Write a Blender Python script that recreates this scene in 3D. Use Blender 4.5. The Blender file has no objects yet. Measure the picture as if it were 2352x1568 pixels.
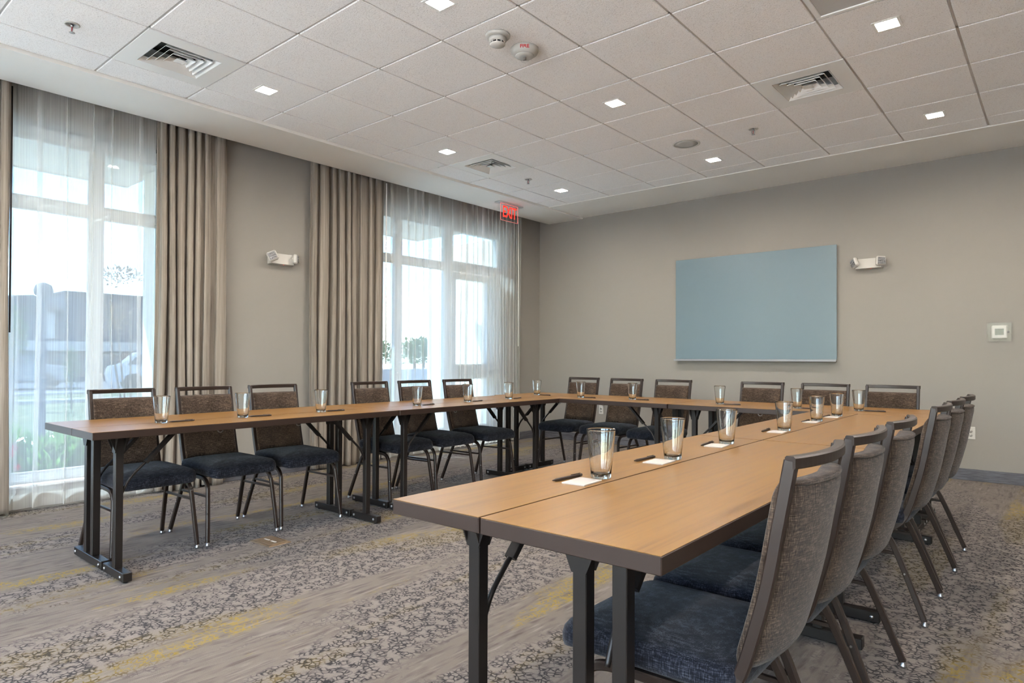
import bpy, bmesh, math, random
from mathutils import Vector, Matrix
random.seed(7)
PI = math.pi
sc = bpy.context.scene
C = sc.collection

# ------------------------------------------------------------------ camera
cam_d = bpy.data.cameras.new('camera')
cam = bpy.data.objects.new('camera', cam_d); C.objects.link(cam)
F_PX, YAW, PITCH, ROLL, SHIFT = 1498.47, -0.7024, 0.0108, 0.0041, 23.87
cam_d.sensor_width = 36.0; cam_d.lens = 36.0 * F_PX / 2352.0
cam_d.shift_y = SHIFT / 2352.0
cam_d.clip_start = 0.05; cam_d.clip_end = 500
fw = Vector((math.sin(YAW) * math.cos(PITCH), math.cos(YAW) * math.cos(PITCH), math.sin(PITCH)))
rt = Vector((math.cos(YAW), -math.sin(YAW), 0)); up = rt.cross(fw)
r2 = math.cos(ROLL) * rt + math.sin(ROLL) * up
u2 = math.cos(ROLL) * up - math.sin(ROLL) * rt
m = Matrix((r2, u2, -fw)).transposed().to_4x4(); m.translation = (0, 0, 1.1217)
cam.matrix_world = m
sc.camera = cam

# ------------------------------------------------------------------ world, sun, exposure
w = bpy.data.worlds.new('world'); sc.world = w; w.use_nodes = True
nt = w.node_tree; nt.nodes.clear()
sky = nt.nodes.new('ShaderNodeTexSky'); sky.sky_type = 'NISHITA'; sky.sun_disc = False
sky.sun_elevation = math.radians(50); sky.sun_rotation = math.radians(150); sky.air_density = 1.0; sky.dust_density = 1.2
bg = nt.nodes.new('ShaderNodeBackground'); bg.inputs['Strength'].default_value = 1.35
wo = nt.nodes.new('ShaderNodeOutputWorld')
nt.links.new(sky.outputs[0], bg.inputs[0]); nt.links.new(bg.outputs[0], wo.inputs[0])
sun_d = bpy.data.lights.new('sun', 'SUN'); sun_d.energy = 22.0; sun_d.angle = math.radians(0.6); sun_d.color = (1.0, 0.95, 0.88)
sun = bpy.data.objects.new('sun', sun_d); C.objects.link(sun)
sun.rotation_euler = Vector((1.0, 0.75, -2.0)).to_track_quat('-Z', 'Y').to_euler()
sun.location = (-20, -15, 40)
LAMP_STRENGTH = 480.0
LAMP_COLOR = (1.0, 0.90, 0.80)
vs = sc.view_settings
vs.view_transform = 'Standard'; vs.look = 'None'; vs.gamma = 1.0; vs.use_curve_mapping = False; vs.exposure = 0.52
cy = sc.cycles
cy.use_denoising = True; cy.max_bounces = 8; cy.diffuse_bounces = 4; cy.glossy_bounces = 3
cy.transmission_bounces = 8; cy.transparent_max_bounces = 20; cy.sample_clamp_indirect = 12.0; cy.caustics_reflective = False; cy.blur_glossy = 1.0
cy.use_adaptive_sampling = True; cy.adaptive_threshold = 0.16; cy.adaptive_min_samples = 16

# ------------------------------------------------------------------ materials
def srgb(r, g, b):
    f = lambda c: (c / 255 / 12.92) if c / 255 <= 0.04045 else ((c / 255 + 0.055) / 1.055) ** 2.4
    return (f(r), f(g), f(b), 1)
class NT:
    def __init__(s, name):
        s.m = bpy.data.materials.new(name); s.m.use_nodes = True
        s.t = s.m.node_tree; s.t.nodes.clear()
        s.out = s.n('ShaderNodeOutputMaterial')
    def n(s, ty, **kw):
        nd = s.t.nodes.new(ty)
        for k, v in kw.items():
            if hasattr(nd, k): setattr(nd, k, v)
        return nd
    def l(s, a, b): s.t.links.new(a, b)
    def set(s, sock, v):
        if hasattr(v, 'is_linked') or hasattr(v, 'links'): s.l(v, sock)
        else: sock.default_value = v
    def coords(s, scale=(1, 1, 1), rot=(0, 0, 0), kind='Object', loc=(0, 0, 0)):
        tc = s.n('ShaderNodeTexCoord'); mp = s.n('ShaderNodeMapping')
        mp.inputs['Scale'].default_value = scale; mp.inputs['Rotation'].default_value = rot; mp.inputs['Location'].default_value = loc
        s.l(tc.outputs[kind], mp.inputs[0]); return mp.outputs[0]
    def noise(s, vec, scale=1, detail=3, rough=.5, dist=0):
        nd = s.n('ShaderNodeTexNoise'); s.l(vec, nd.inputs['Vector'])
        nd.inputs['Scale'].default_value = scale; nd.inputs['Detail'].default_value = detail
        nd.inputs['Roughness'].default_value = rough; nd.inputs['Distortion'].default_value = dist
        return nd.outputs[0]
    def ramp(s, v, stops, interp='LINEAR'):
        nd = s.n('ShaderNodeValToRGB'); s.l(v, nd.inputs[0]); cr = nd.color_ramp; cr.interpolation = interp
        while len(cr.elements) < len(stops): cr.elements.new(.5)
        for e, (p, c) in zip(cr.elements, stops):
            e.position = p; e.color = c if len(c) == 4 else (*c, 1)
        return nd.outputs[0]
    def math(s, op, a, b=0.0, c=0.0):
        nd = s.n('ShaderNodeMath', operation=op)
        for i, v in enumerate((a, b, c)): s.set(nd.inputs[i], v)
        return nd.outputs[0]
    def mix(s, f, a, b, mode='MIX'):
        nd = s.n('ShaderNodeMix', data_type='RGBA', blend_type=mode)
        s.set(nd.inputs[0], f); s.set(nd.inputs[6], a); s.set(nd.inputs[7], b)
        return nd.outputs[2]
    def bump(s, h, strength=.3, dist=.002):
        nd = s.n('ShaderNodeBump'); s.l(h, nd.inputs['Height'])
        nd.inputs['Strength'].default_value = strength; nd.inputs['Distance'].default_value = dist
        return nd.outputs[0]
    def principled(s, color, rough=.5, metal=0, normal=None, **kw):
        p = s.n('ShaderNodeBsdfPrincipled')
        s.set(p.inputs['Base Color'], color); s.set(p.inputs['Roughness'], rough); p.inputs['Metallic'].default_value = metal
        if normal is not None: s.l(normal, p.inputs['Normal'])
        for k, v in kw.items(): s.set(p.inputs[k.replace('_', ' ')], v)
        return p.outputs[0]
    def done(s, sh): s.l(sh, s.out.inputs['Surface']); return s.m

def flat(name, col, rough=.5, metal=0, **kw):
    t = NT(name); return t.done(t.principled(col, rough, metal, **kw))
def emit(name, col, st):
    t = NT(name); e = t.n('ShaderNodeEmission'); e.inputs[0].default_value = col; e.inputs[1].default_value = st
    return t.done(e.outputs[0])
M = {}
def paint(name, col, bump=.05):
    t = NT(name); v = t.coords((1, 1, 1)); n = t.noise(v, 140, 3)
    big = t.noise(v, 1.3, 2)
    c = t.mix(big, col, tuple(x * .95 for x in col[:3]) + (1,))
    return t.done(t.principled(c, .75, 0, t.bump(n, bump, .001), Specular_IOR_Level=.3))
M['wall'] = paint('wall_paint', srgb(148, 144, 138))
M['soffit'] = paint('soffit_paint', srgb(240, 238, 232))
M['trimwhite'] = flat('white_enamel', srgb(240, 240, 237), .4)
# ceiling tile
t = NT('ceiling_tile'); v = t.coords()
n1 = t.noise(v, 170, 2, .7); n2 = t.noise(v, 80, 1, .6)
spk = t.ramp(n1, [(.30, (.66, .645, .63)), (.44, (.96, .95, .94)), (.7, (.985, .98, .975))])
M['tile'] = t.done(t.principled(spk, .95, 0, t.bump(t.math('ADD', n1, n2), .5, .002), Specular_IOR_Level=.1))
M['grid'] = flat('ceiling_grid_paint', srgb(200, 195, 190), .5)
# carpet
BOFF, BOFF2 = 11.4, 9.3
t = NT('carpet'); v = t.coords()
band = t.noise(t.coords((2.1, .33, 1), loc=(BOFF, 0, 0)), 1.0, 1, .55)
band2 = t.noise(t.coords((3.9, .57, 1), loc=(BOFF2, 0, 0)), 1.0, 1, .6)
edge = t.noise(t.coords((30, 10, 1)), 1.0, 1, .6)
streak = t.noise(t.coords((42, 4.5, 1)), 1.0, 2, .65)
blot = t.noise(t.coords((22, 8, 1)), 1.0, 1, .65)
bb = t.math('ADD', band, t.math('MULTIPLY', t.math('SUBTRACT', edge, .5), .16))
b2 = t.math('ADD', band2, t.math('MULTIPLY', t.math('SUBTRACT', edge, .5), .18))
vm = t.n('ShaderNodeVectorMath', operation='ADD'); vs_ = t.n('ShaderNodeVectorMath', operation='SCALE')
nz = t.n('ShaderNodeTexNoise'); t.l(v, nz.inputs['Vector']); nz.inputs['Scale'].default_value = 42; nz.inputs['Detail'].default_value = 0
t.l(nz.outputs['Color'], vs_.inputs[0]); vs_.inputs['Scale'].default_value = .022
t.l(v, vm.inputs[0]); t.l(vs_.outputs[0], vm.inputs[1])
vo = t.n('ShaderNodeTexVoronoi', feature='DISTANCE_TO_EDGE'); t.l(vm.outputs[0], vo.inputs['Vector']); vo.inputs['Scale'].default_value = 46
crack = t.ramp(vo.outputs['Distance'], [(.05, (1, 1, 1)), (.20, (0, 0, 0))])
brk = t.ramp(t.noise(v, 24, 0), [(.33, (0, 0, 0)), (.50, (1, 1, 1))])
pile = t.noise(v, 420, 0)
dark_zone = t.ramp(bb, [(.47, (0, 0, 0)), (.535, (1, 1, 1))])
yel_zone = t.ramp(b2, [(.55, (0, 0, 0)), (.64, (1, 1, 1))])
base = t.ramp(streak, [(.30, srgb(74, 67, 61)), (.5, srgb(99, 91, 84)), (.72, srgb(126, 118, 111))])
base = t.mix(t.ramp(blot, [(.42, (0, 0, 0)), (.6, (1, 1, 1))]), base, srgb(106, 98, 90))
cell = t.mix(pile, srgb(92, 85, 80), srgb(142, 133, 127))
base = t.mix(t.math('MULTIPLY', dark_zone, .7), base, cell)
base = t.mix(t.math('MULTIPLY', yel_zone, .10), base, srgb(124, 114, 72))
ckd = t.math('MULTIPLY', t.math('MULTIPLY', crack, brk), dark_zone)
cky = t.math('MULTIPLY', t.math('MULTIPLY', crack, brk), yel_zone)
col = t.mix(t.math('MULTIPLY', cky, .85), base, srgb(136, 114, 18))
col = t.mix(t.math('MULTIPLY', ckd, .92), col, srgb(16, 15, 18))
col = t.mix(.16, col, t.mix(pile, (.1, .1, .1, 1), (.9, .9, .9, 1)), 'OVERLAY')
M['carpet'] = t.done(t.principled(col, .98, 0, t.bump(pile, .5, .003), Specular_IOR_Level=.08, Sheen_Weight=.1))
# wood laminate, grain along local x
t = NT('oak_laminate')
g1 = t.noise(t.coords((1.6, 60, 1)), 1.0, 6, .6, .2); g2 = t.noise(t.coords((.8, 9, 1)), 1.0, 3, .5, .5)
wc = t.ramp(g1, [(.30, srgb(100, 69, 33)), (.5, srgb(130, 95, 49)), (.75, srgb(143, 109, 61))])
wc = t.mix(t.math('MULTIPLY', g2, .5), wc, srgb(126, 91, 45))
M['wood'] = t.done(t.principled(wc, t.math('ADD', t.math('MULTIPLY', g1, .1), .27), 0, t.bump(g1, .08, .0006), Specular_IOR_Level=.35))
M['edge'] = flat('dark_edge_band', srgb(44, 31, 25), .42)
M['bronze'] = flat('bronze_powder_coat', srgb(40, 29, 24), .38)
M['black'] = flat('black_powder_coat', srgb(24, 19, 17), .42)
M['chrome'] = flat('chrome', (.42, .42, .43, 1), .28, 1)
M['alu'] = flat('brushed_aluminium', (.72, .73, .74, 1), .3, 1)
def tweed(name, dark, mid, light, sc_=1.0):
    t = NT(name)
    a = t.noise(t.coords((420 * sc_, 420 * sc_, 38 * sc_)), 1.0, 3, .6); b = t.noise(t.coords((40 * sc_, 40 * sc_, 420 * sc_)), 1.0, 3, .6)
    k = t.noise(t.coords((9, 9, 9)), 1.0, 3)
    f = t.math('ADD', t.math('MULTIPLY', t.math('ADD', a, b), .42), t.math('MULTIPLY', k, .16))
    c = t.ramp(f, [(.36, dark), (.5, mid), (.66, light)])
    return t.done(t.principled(c, .95, 0, t.bump(t.math('ADD', a, b), .5, .0015), Specular_IOR_Level=.1, Sheen_Weight=.12, Sheen_Roughness=.5))
M['tweed_back'] = tweed('brown_grey_tweed', srgb(26, 19, 16), srgb(63, 52, 44), srgb(118, 101, 87))
M['tweed_seat'] = tweed('navy_charcoal_tweed', srgb(10, 11, 15), srgb(25, 27, 36), srgb(76, 80, 90))
# curtains
def cloth(name, c1, c2, transl, vert='y'):
    t = NT(name); a = t.noise(t.coords((30, 60, .35)), 1.0, 4, .6); b = t.noise(t.coords((300, 320, 3)), 1.0, 2); h = t.noise(t.coords((60, 60, 420)), 1.0, 2)
    f = t.math('ADD', t.math('MULTIPLY', a, .6), t.math('MULTIPLY', b, .4)); c = t.ramp(f, [(.34, c1), (.62, c2)])
    p = t.principled(c, .9, 0, t.bump(t.math('ADD', b, h), .25, .001), Specular_IOR_Level=.1, Sheen_Weight=.2)
    tr = t.n('ShaderNodeBsdfTranslucent'); t.l(c, tr.inputs[0])
    mx = t.n('ShaderNodeMixShader'); mx.inputs[0].default_value = transl
    t.l(p, mx.inputs[1]); t.l(tr.outputs[0], mx.inputs[2]); return t.done(mx.outputs[0])
M['drape'] = cloth('taupe_drapery', srgb(116, 108, 99), srgb(168, 159, 148), .12)
t = NT('sheer_voile')
a = t.noise(t.coords((60, 240, .5)), 1.0, 3, .6); b = t.noise(t.coords((700, 900, 2)), 1.0, 2)
thread = t.math('ADD', t.math('MULTIPLY', a, .6), t.math('MULTIPLY', b, .4))
dens = t.ramp(thread, [(.30, (.29, .29, .29)), (.7, (.53, .53, .53))])
df = t.n('ShaderNodeBsdfDiffuse'); df.inputs[0].default_value = srgb(226, 226, 222)
tl = t.n('ShaderNodeBsdfTranslucent'); tl.inputs[0].default_value = srgb(240, 240, 238)
m1 = t.n('ShaderNodeMixShader'); m1.inputs[0].default_value = .5; t.l(df.outputs[0], m1.inputs[1]); t.l(tl.outputs[0], m1.inputs[2])
tp = t.n('ShaderNodeBsdfTransparent'); m2 = t.n('ShaderNodeMixShader'); t.l(dens, m2.inputs[0])
t.l(tp.outputs[0], m2.inputs[1]); t.l(m1.outputs[0], m2.inputs[2]); M['sheer'] = t.done(m2.outputs[0])
# glass
def pane_mat(name, tint, f=.02):
    t = NT(name); tp = t.n('ShaderNodeBsdfTransparent'); tp.inputs[0].default_value = tint
    g = t.n('ShaderNodeBsdfGlossy'); g.inputs['Roughness'].default_value = .02
    lw = t.n('ShaderNodeLayerWeight'); lw.inputs[0].default_value = .5
    fr = t.math('MULTIPLY_ADD', t.math('POWER', lw.outputs['Facing'], 4.0), .6, f)
    mx = t.n('ShaderNodeMixShader'); t.l(fr, mx.inputs[0]); t.l(tp.outputs[0], mx.inputs[1]); t.l(g.outputs[0], mx.inputs[2])
    return t.done(mx.outputs[0])
M['pane'] = pane_mat('tinted_window_glass', (.51, .60, .655, 1))  # tint added to dim the bright view outside
M['pane_clear'] = pane_mat('clear_window_glass', (.96, .98, .98, 1))
M['acrylic'] = pane_mat('clear_acrylic', (.975, .98, .985, 1), .006)
t = NT('drinking_glass'); gl = t.n('ShaderNodeBsdfGlass'); gl.inputs['IOR'].default_value = 1.5; gl.inputs['Roughness'].default_value = 0; gl.inputs[0].default_value = (.985, .995, .99, 1)
M['glass'] = t.done(gl.outputs[0])
M['frame'] = flat('window_frame_paint', srgb(196, 200, 200), .45)
M['board'] = flat('blue_grey_glass_board', srgb(112, 131, 141), .22)
M['base'] = None
t = NT('grey_baseboard'); n = t.noise(t.coords((8, 8, 90)), 1.0, 4, .6)
M['base'] = t.done(t.principled(t.ramp(n, [(.3, srgb(64, 64, 70)), (.7, srgb(104, 105, 112))]), .6))
M['plastic'] = flat('white_plastic', srgb(192, 190, 184), .4)
M['plastic2'] = flat('grey_plastic', srgb(150, 150, 150), .5)
M['tray'] = flat('satin_aluminium_tray', srgb(150, 154, 160), .5, .4)
M['dark'] = flat('dark_recess', srgb(22, 22, 24), .6)
M['lcd'] = flat('lcd_screen', srgb(62, 64, 52), .2)
M['red'] = flat('red_print', srgb(190, 24, 30), .5)
M['redglow'] = emit('red_exit_glow', (1.0, .045, .03, 1), 1.15)
M['rededge'] = emit('pink_edge_glow', (1.0, .25, .22, 1), .7)
M['redled'] = emit('red_led', (1.0, .15, .12, 1), 2.5)
M['lamp'] = emit('lamp_diffuser', (*LAMP_COLOR, 1), LAMP_STRENGTH)
M['paper'] = flat('note_paper', srgb(178, 172, 167), .8)
M['pen'] = flat('black_pen_plastic', srgb(48, 38, 34), .4)
M['brassplate'] = flat('bronze_floor_plate', srgb(142, 122, 98), .35, .6)
t = NT('perforated_metal'); v = t.coords((150, 150, 150)); vo = t.n('ShaderNodeTexVoronoi'); vo.inputs['Randomness'].default_value = 0; t.l(v, vo.inputs['Vector']); vo.inputs['Scale'].default_value = 1
M['perf'] = t.done(t.principled(t.ramp(vo.outputs['Distance'], [(.28, (.02, .02, .02)), (.36, (.6, .59, .57))]), .5))

# ------------------------------------------------------------------ mesh builder
class MB:
    def __init__(s): s.v = []; s.f = []; s.sm = []
    def add(s, vs, fs, smooth=False):
        o = len(s.v); s.v += [tuple(v) for v in vs]
        for f in fs: s.f.append(tuple(o + i for i in f)); s.sm.append(smooth)
        return s
    def box(s, x0, x1, y0, y1, z0, z1):
        return s.add([(x0, y0, z0), (x1, y0, z0), (x1, y1, z0), (x0, y1, z0), (x0, y0, z1), (x1, y0, z1), (x1, y1, z1), (x0, y1, z1)],
                     [(0, 3, 2, 1), (4, 5, 6, 7), (0, 1, 5, 4), (1, 2, 6, 5), (2, 3, 7, 6), (3, 0, 4, 7)])
    def cbox(s, x0, x1, y0, y1, z0, z1, c=.003):
        # box with chamfered edges
        o = []
        X = (x0, x1); Y = (y0, y1); Z = (z0, z1)
        bm = bmesh.new(); bmesh.ops.create_cube(bm, size=1)
        for v in bm.verts: v.co = Vector((X[v.co.x > 0], Y[v.co.y > 0], Z[v.co.z > 0]))
        bmesh.ops.bevel(bm, geom=bm.edges[:], offset=c, segments=1, affect='EDGES')
        bm.verts.index_update(); s.add([v.co for v in bm.verts], [[v.index for v in f.verts] for f in bm.faces]); bm.free(); return s
    def lathe(s, prof, n=24, cx=0, cy=0, smooth=True, close=False):
        vs = []; fs = []
        for r, z in prof:
            for k in range(n):
                a = 2 * PI * k / n; vs.append((cx + r * math.cos(a), cy + r * math.sin(a), z))
        for i in range(len(prof) - 1):
            for k in range(n):
                k2 = (k + 1) % n; fs.append((i * n + k, i * n + k2, (i + 1) * n + k2, (i + 1) * n + k))
        if not close:
            fs.append(tuple(range(n - 1, -1, -1))); fs.append(tuple((len(prof) - 1) * n + k for k in range(n)))
        else:
            i = len(prof) - 1
            for k in range(n):
                k2 = (k + 1) % n; fs.append((i * n + k, i * n + k2, k2, k))
        return s.add(vs, fs, smooth)
    def sweep(s, pts, sec, side=(1, 0, 0), smooth=False, cap=True):
        # sec: list of (a,b): a along side, b along normal
        pts = [Vector(p) for p in pts]; n = len(sec); vs = []; fs = []; S0 = Vector(side)
        for i, p in enumerate(pts):
            t_ = (pts[min(i + 1, len(pts) - 1)] - pts[max(i - 1, 0)]).normalized()
            sd = (S0 - t_ * S0.dot(t_)).normalized(); nm = t_.cross(sd)
            for a, b in sec: vs.append(p + sd * a + nm * b)
        for i in range(len(pts) - 1):
            for k in range(n):
                k2 = (k + 1) % n; fs.append((i * n + k, i * n + k2, (i + 1) * n + k2, (i + 1) * n + k))
        if cap:
            fs.append(tuple(range(n - 1, -1, -1))); fs.append(tuple((len(pts) - 1) * n + k for k in range(n)))
        return s.add(vs, fs, smooth)
    def sheet(s, rows, smooth=True):
        n = len(rows[0]); vs = [p for r in rows for p in r]
        fs = [(i * n + k, i * n + k + 1, (i + 1) * n + k + 1, (i + 1) * n + k) for i in range(len(rows) - 1) for k in range(n - 1)]
        return s.add(vs, fs, smooth)
    def xf(s, mat, start=0):
        s.v = s.v[:start] + [tuple(mat @ Vector(p)) for p in s.v[start:]]; return s
    def mesh(s, name, mat):
        me = bpy.data.meshes.new(name); me.from_pydata(s.v, [], s.f); me.update()
        me.polygons.foreach_set('use_smooth', s.sm)
        mats = mat if isinstance(mat, (list, tuple)) else [mat]
        for mm in mats: me.materials.append(M[mm] if isinstance(mm, str) else mm)
        bm = bmesh.new(); bm.from_mesh(me); bmesh.ops.recalc_face_normals(bm, faces=bm.faces); bm.to_mesh(me); bm.free()
        return me
    def build(s, name, mat, parent=None):
        return link(name, s.mesh(name, mat), parent)
def link(name, me, parent=None):
    o = bpy.data.objects.new(name, me); C.objects.link(o)
    if parent: o.parent = parent
    return o
def rsec(w_, h_, c=.3):
    a, b = w_ / 2, h_ / 2; k = min(a, b) * c
    return [(-a + k, -b), (a - k, -b), (a, -b + k), (a, b - k), (a - k, b), (-a + k, b), (-a, b - k), (-a, -b + k)]
def csec(r, n=8): return [(r * math.cos(2 * PI * k / n), r * math.sin(2 * PI * k / n)) for k in range(n)]
def catmull(P, n=5):
    P = [Vector(p) for p in P]; out = []
    for i in range(len(P) - 1):
        p0, p1, p2, p3 = P[max(i - 1, 0)], P[i], P[i + 1], P[min(i + 2, len(P) - 1)]
        for k in range(n):
            t_ = k / n
            out.append(.5 * ((2 * p1) + (p2 - p0) * t_ + (2 * p0 - 5 * p1 + 4 * p2 - p3) * t_ ** 2 + (3 * p1 - p0 - 3 * p2 + p3) * t_ ** 3))
    return out + [P[-1]]
def tag(o, label=None, cat=None, group=None, kind=None):
    if label: o['label'] = label
    if cat: o['category'] = cat
    if group: o['group'] = group
    if kind: o['kind'] = kind
    return o
def thing(name, label, cat, loc=(0, 0, 0), rotz=0, group=None):
    o = bpy.data.objects.new(name, None); C.objects.link(o); o.empty_display_size = .1
    o.location = loc; o.rotation_euler = (0, 0, rotz); return tag(o, label, cat, group)
def struct(name, mb, mat, parent=None, label=None):
    o = mb.build(name, mat, parent)
    if not parent: o['kind'] = 'structure'
    if label: o['label'] = label
    return o
def dup(root, loc, rotz, label, group=None):
    r = root.copy(); C.objects.link(r); r.location = loc; r.rotation_euler = (0, 0, rotz); r['label'] = label
    if group: r['group'] = group
    def rec(a, b):
        for ch in list(a.children):
            if ch.parent is not a: continue
            c = ch.copy(); C.objects.link(c); c.parent = b; rec(ch, c)
    rec(root, r); return r
def text_mesh(body, size, depth, name, bold=0.0):
    cu = bpy.data.curves.new(name, 'FONT'); cu.body = body; cu.size = size; cu.extrude = depth; cu.offset = bold; cu.align_x = 'CENTER'; cu.align_y = 'CENTER'
    o = bpy.data.objects.new(name, cu); C.objects.link(o)
    bpy.context.view_layer.update()
    me = bpy.data.meshes.new_from_object(o.evaluated_get(bpy.context.evaluated_depsgraph_get()))
    bpy.data.objects.remove(o); bpy.data.curves.remove(cu); return me

# ------------------------------------------------------------------ room shell
XL, XR, YB, YN = -5.80, 2.60, 7.466, -3.40
ZC, ZS = 3.074, 3.050
TH = .25
SOF = -5.635     # inner edge of the curtain pocket
o = struct('floor', MB().box(XL - TH, XR, YN, YB, -.08, 0), 'carpet')
tag(o, 'grey and taupe patterned carpet with mustard and charcoal crackle streaks', None)
# window wall with openings (y0,y1,z0,z1)
OPEN = [(-3.05, -1.05, .18, 2.86), (-.10, 2.33, .18, 2.86), (4.62, 6.72, 0.0, 2.86)]  # first opening is an unseen addition that lets in daylight
mb = MB(); y = YN
for (a, b, z0, z1) in OPEN:
    mb.box(XL - TH, XL, y, a, 0, 3.35)
    mb.box(XL - TH, XL, a, b, z1, 3.35)
    if z0 > 0: mb.box(XL - TH, XL, a, b, 0, z0)
    y = b
mb.box(XL - TH, XL, y, YB + .2, 0, 3.35)
wl = struct('wall_left', mb, 'wall', label='greige window wall on the left with tall curtained openings')
struct('wall_back', MB().box(XL, XR, YB, YB + .2, 0, 3.35), 'wall', label='plain greige back wall behind the glass board')
struct('wall_right', MB().box(XR, XR + .2, YN, YB + .2, 0, 3.35), 'wall', label='greige side wall out of view on the right')
mb = MB(); x = XL
ADDED_OPEN = [(-3.9, -2.1), (-1.6, 2.3)]  # openings added behind the camera so daylight reaches the ceiling
for (a, b) in ADDED_OPEN:
    mb.box(x, a, YN - .2, YN, 0, 3.35); mb.box(a, b, YN - .2, YN, 2.86, 3.35); mb.box(a, b, YN - .2, YN, 0, .18); x = b
mb.box(x, XR, YN - .2, YN, 0, 3.35)
struct('wall_near', mb, 'wall', label='greige wall out of view behind the camera, with window openings added for daylight')
# baseboards
struct('baseboard_back', MB().cbox(XL, XR, YB - .014, YB, 0, .108, .003), 'base', label='charcoal grey base trim along the back wall')
mb = MB()
for a, b in ((2.33, 4.62), (6.75, YB - .014)): mb.cbox(XL, XL + .012, a, b, 0, .108, .003)
struct('baseboard_left', mb, 'base', label='charcoal grey base trim along the window wall')
# ceiling : slab above, perimeter soffits, grid and tiles
GX = [-5.05] + [-2.3011 + .6096 * k for k in range(-4, 8)]
GY = [2.7574 + .6096 * k for k in range(-9, 7)] + [6.68]
ceil = struct('ceiling', MB().box(XL, XR, YN, YB, 3.30, 3.36), 'soffit', label='dropped ceiling of speckled white lay-in tiles with plain border')
mb = MB(); mb.box(SOF, GX[0], YN, YB, ZS, 3.30); mb.build('soffit', 'soffit', ceil)
mb = MB(); mb.box(GX[0], GX[-1], GY[-1], YB, ZC - .008, 3.30); mb.build('soffit', 'soffit', ceil)
mb = MB(); mb.box(GX[-1], XR, YN, YB, ZS, 3.30); mb.build('soffit', 'soffit', ceil)
mb = MB(); mb.box(GX[0], GX[-1], YN, GY[0], ZS, 3.30); mb.build('soffit', 'soffit', ceil)
for x in GX:
    MB().box(x - .0075, x + .0075, GY[0], GY[-1], ZC + .006, ZC + .03).build('grid_bar', 'grid', ceil)
for y in GY:
    MB().box(GX[0], GX[-1], y - .0075, y + .0075, ZC + .006, ZC + .028).build('grid_bar', 'grid', ceil)
def cell_of(x, y):
    i = max(k for k in range(len(GX)) if GX[k] <= x); j = max(k for k in range(len(GY)) if GY[k] <= y); return i, j
LIGHTS = [(GX[i] + .3048, GY[j] + .3048) for i in (1, 4, 7, 10) for j in (2, 5, 8, 11, 14)]
light_cells = {cell_of(*p) for p in LIGHTS}
VENT_CELLS = [cell_of(-4.434, 1.843), cell_of(-1.387, 4.89), cell_of(-4.434, 4.89)]
GRILLE_CELL = cell_of(-.777, 3.67)
skip = set(VENT_CELLS) | {GRILLE_CELL}
def tile_mb(w_, d_, hole=0):
    mb = MB(); g = .007; z0, z1 = ZC - .002, ZC + .02
    a, b = w_ / 2 - g, d_ / 2 - g
    if hole:
        h = hole
        mb.box(-a, a, -b, -h, z0, z1); mb.box(-a, a, h, b, z0, z1); mb.box(-a, -h, -h, h, z0, z1); mb.box(h, a, -h, h, z0, z1)
    else: mb.cbox(-a, a, -b, b, z0, z1, .003)
    return mb
cache = {}
for i in range(len(GX) - 1):
    for j in range(len(GY) - 1):
        if (i, j) in skip: continue
        w_, d_ = GX[i + 1] - GX[i], GY[j + 1] - GY[j]; hole = .062 if (i, j) in light_cells else 0
        key = (round(w_, 3), round(d_, 3), hole)
        if key not in cache: cache[key] = tile_mb(w_, d_, hole).mesh('ceiling_tile', 'tile')
        o = link('ceiling_tile', cache[key], ceil); o.location = ((GX[i] + GX[i + 1]) / 2, (GY[j] + GY[j + 1]) / 2, 0)

# ------------------------------------------------------------------ windows and glazed door
def bar_y(parent, y0, y1, z0, z1, name='rail', x0=-5.97, x1=-5.89): MB().cbox(x0, x1, y0, y1, z0, z1, .004).build(name, 'frame', parent)
def window(idx, ya, yb_, z0, z1, mull, label, trans=(2.235, 2.315), glass='pane'):
    r = bpy.data.objects.new('window_%d' % idx, None); C.objects.link(r); tag(r, label, None, None, 'structure')
    f = .05
    bar_y(r, ya, ya + f, z0, z1, 'jamb'); bar_y(r, yb_ - f, yb_, z0, z1, 'jamb')
    bar_y(r, ya + f, yb_ - f, z1 - .10, z1, 'head_rail'); bar_y(r, ya + f, yb_ - f, z0, z0 + .07, 'bottom_rail')
    edges = [ya + f] + [e for mm in mull for e in mm] + [yb_ - f]
    for (a, b) in mull: bar_y(r, a, b, z0 + .07, z1 - .10, 'mullion')
    for k in range(0, len(edges), 2):
        a, b = edges[k], edges[k + 1]
        bar_y(r, a, b, *trans, 'transom')
        for (p, q) in ((z0 + .07, trans[0]), (trans[1], z1 - .10)):
            MB().box(-5.936, -5.930, a, b, p, q).build('pane', glass, r)
            mb = MB()
            for (u0, u1, w0, w1) in ((a, b, p, p + .014), (a, b, q - .014, q), (a, a + .014, p + .014, q - .014), (b - .014, b, p + .014, q - .014)):
                mb.box(-5.928, -5.90, u0, u1, w0, w1)
            mb.build('glazing_bead', 'frame', r)
    MB().cbox(-5.88, -5.79, ya, yb_, z0 - .015, z0 + .004, .003).build('window_sill', 'trimwhite', r)
    return r
window(1, -.10, 2.33, .18, 2.86, [(.37, .455), (1.78, 1.865)], 'tall near window with grey frame behind sheer curtain')
window(2, 4.62, 5.72, .18, 2.86, [(4.885, 4.965)], 'tall far window beside the glazed door behind sheer curtain')
window(3, -3.05, -1.05, .18, 2.86, [(-2.1, -2.02)], 'added window out of view behind the camera, for daylight on the ceiling', glass='pane_clear')  # invented, unseen window that brings daylight to the front ceiling
MB().box(XL - TH, XL, 4.62, 5.72, 0, .18).build('sill_wall', 'wall', wl)
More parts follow.
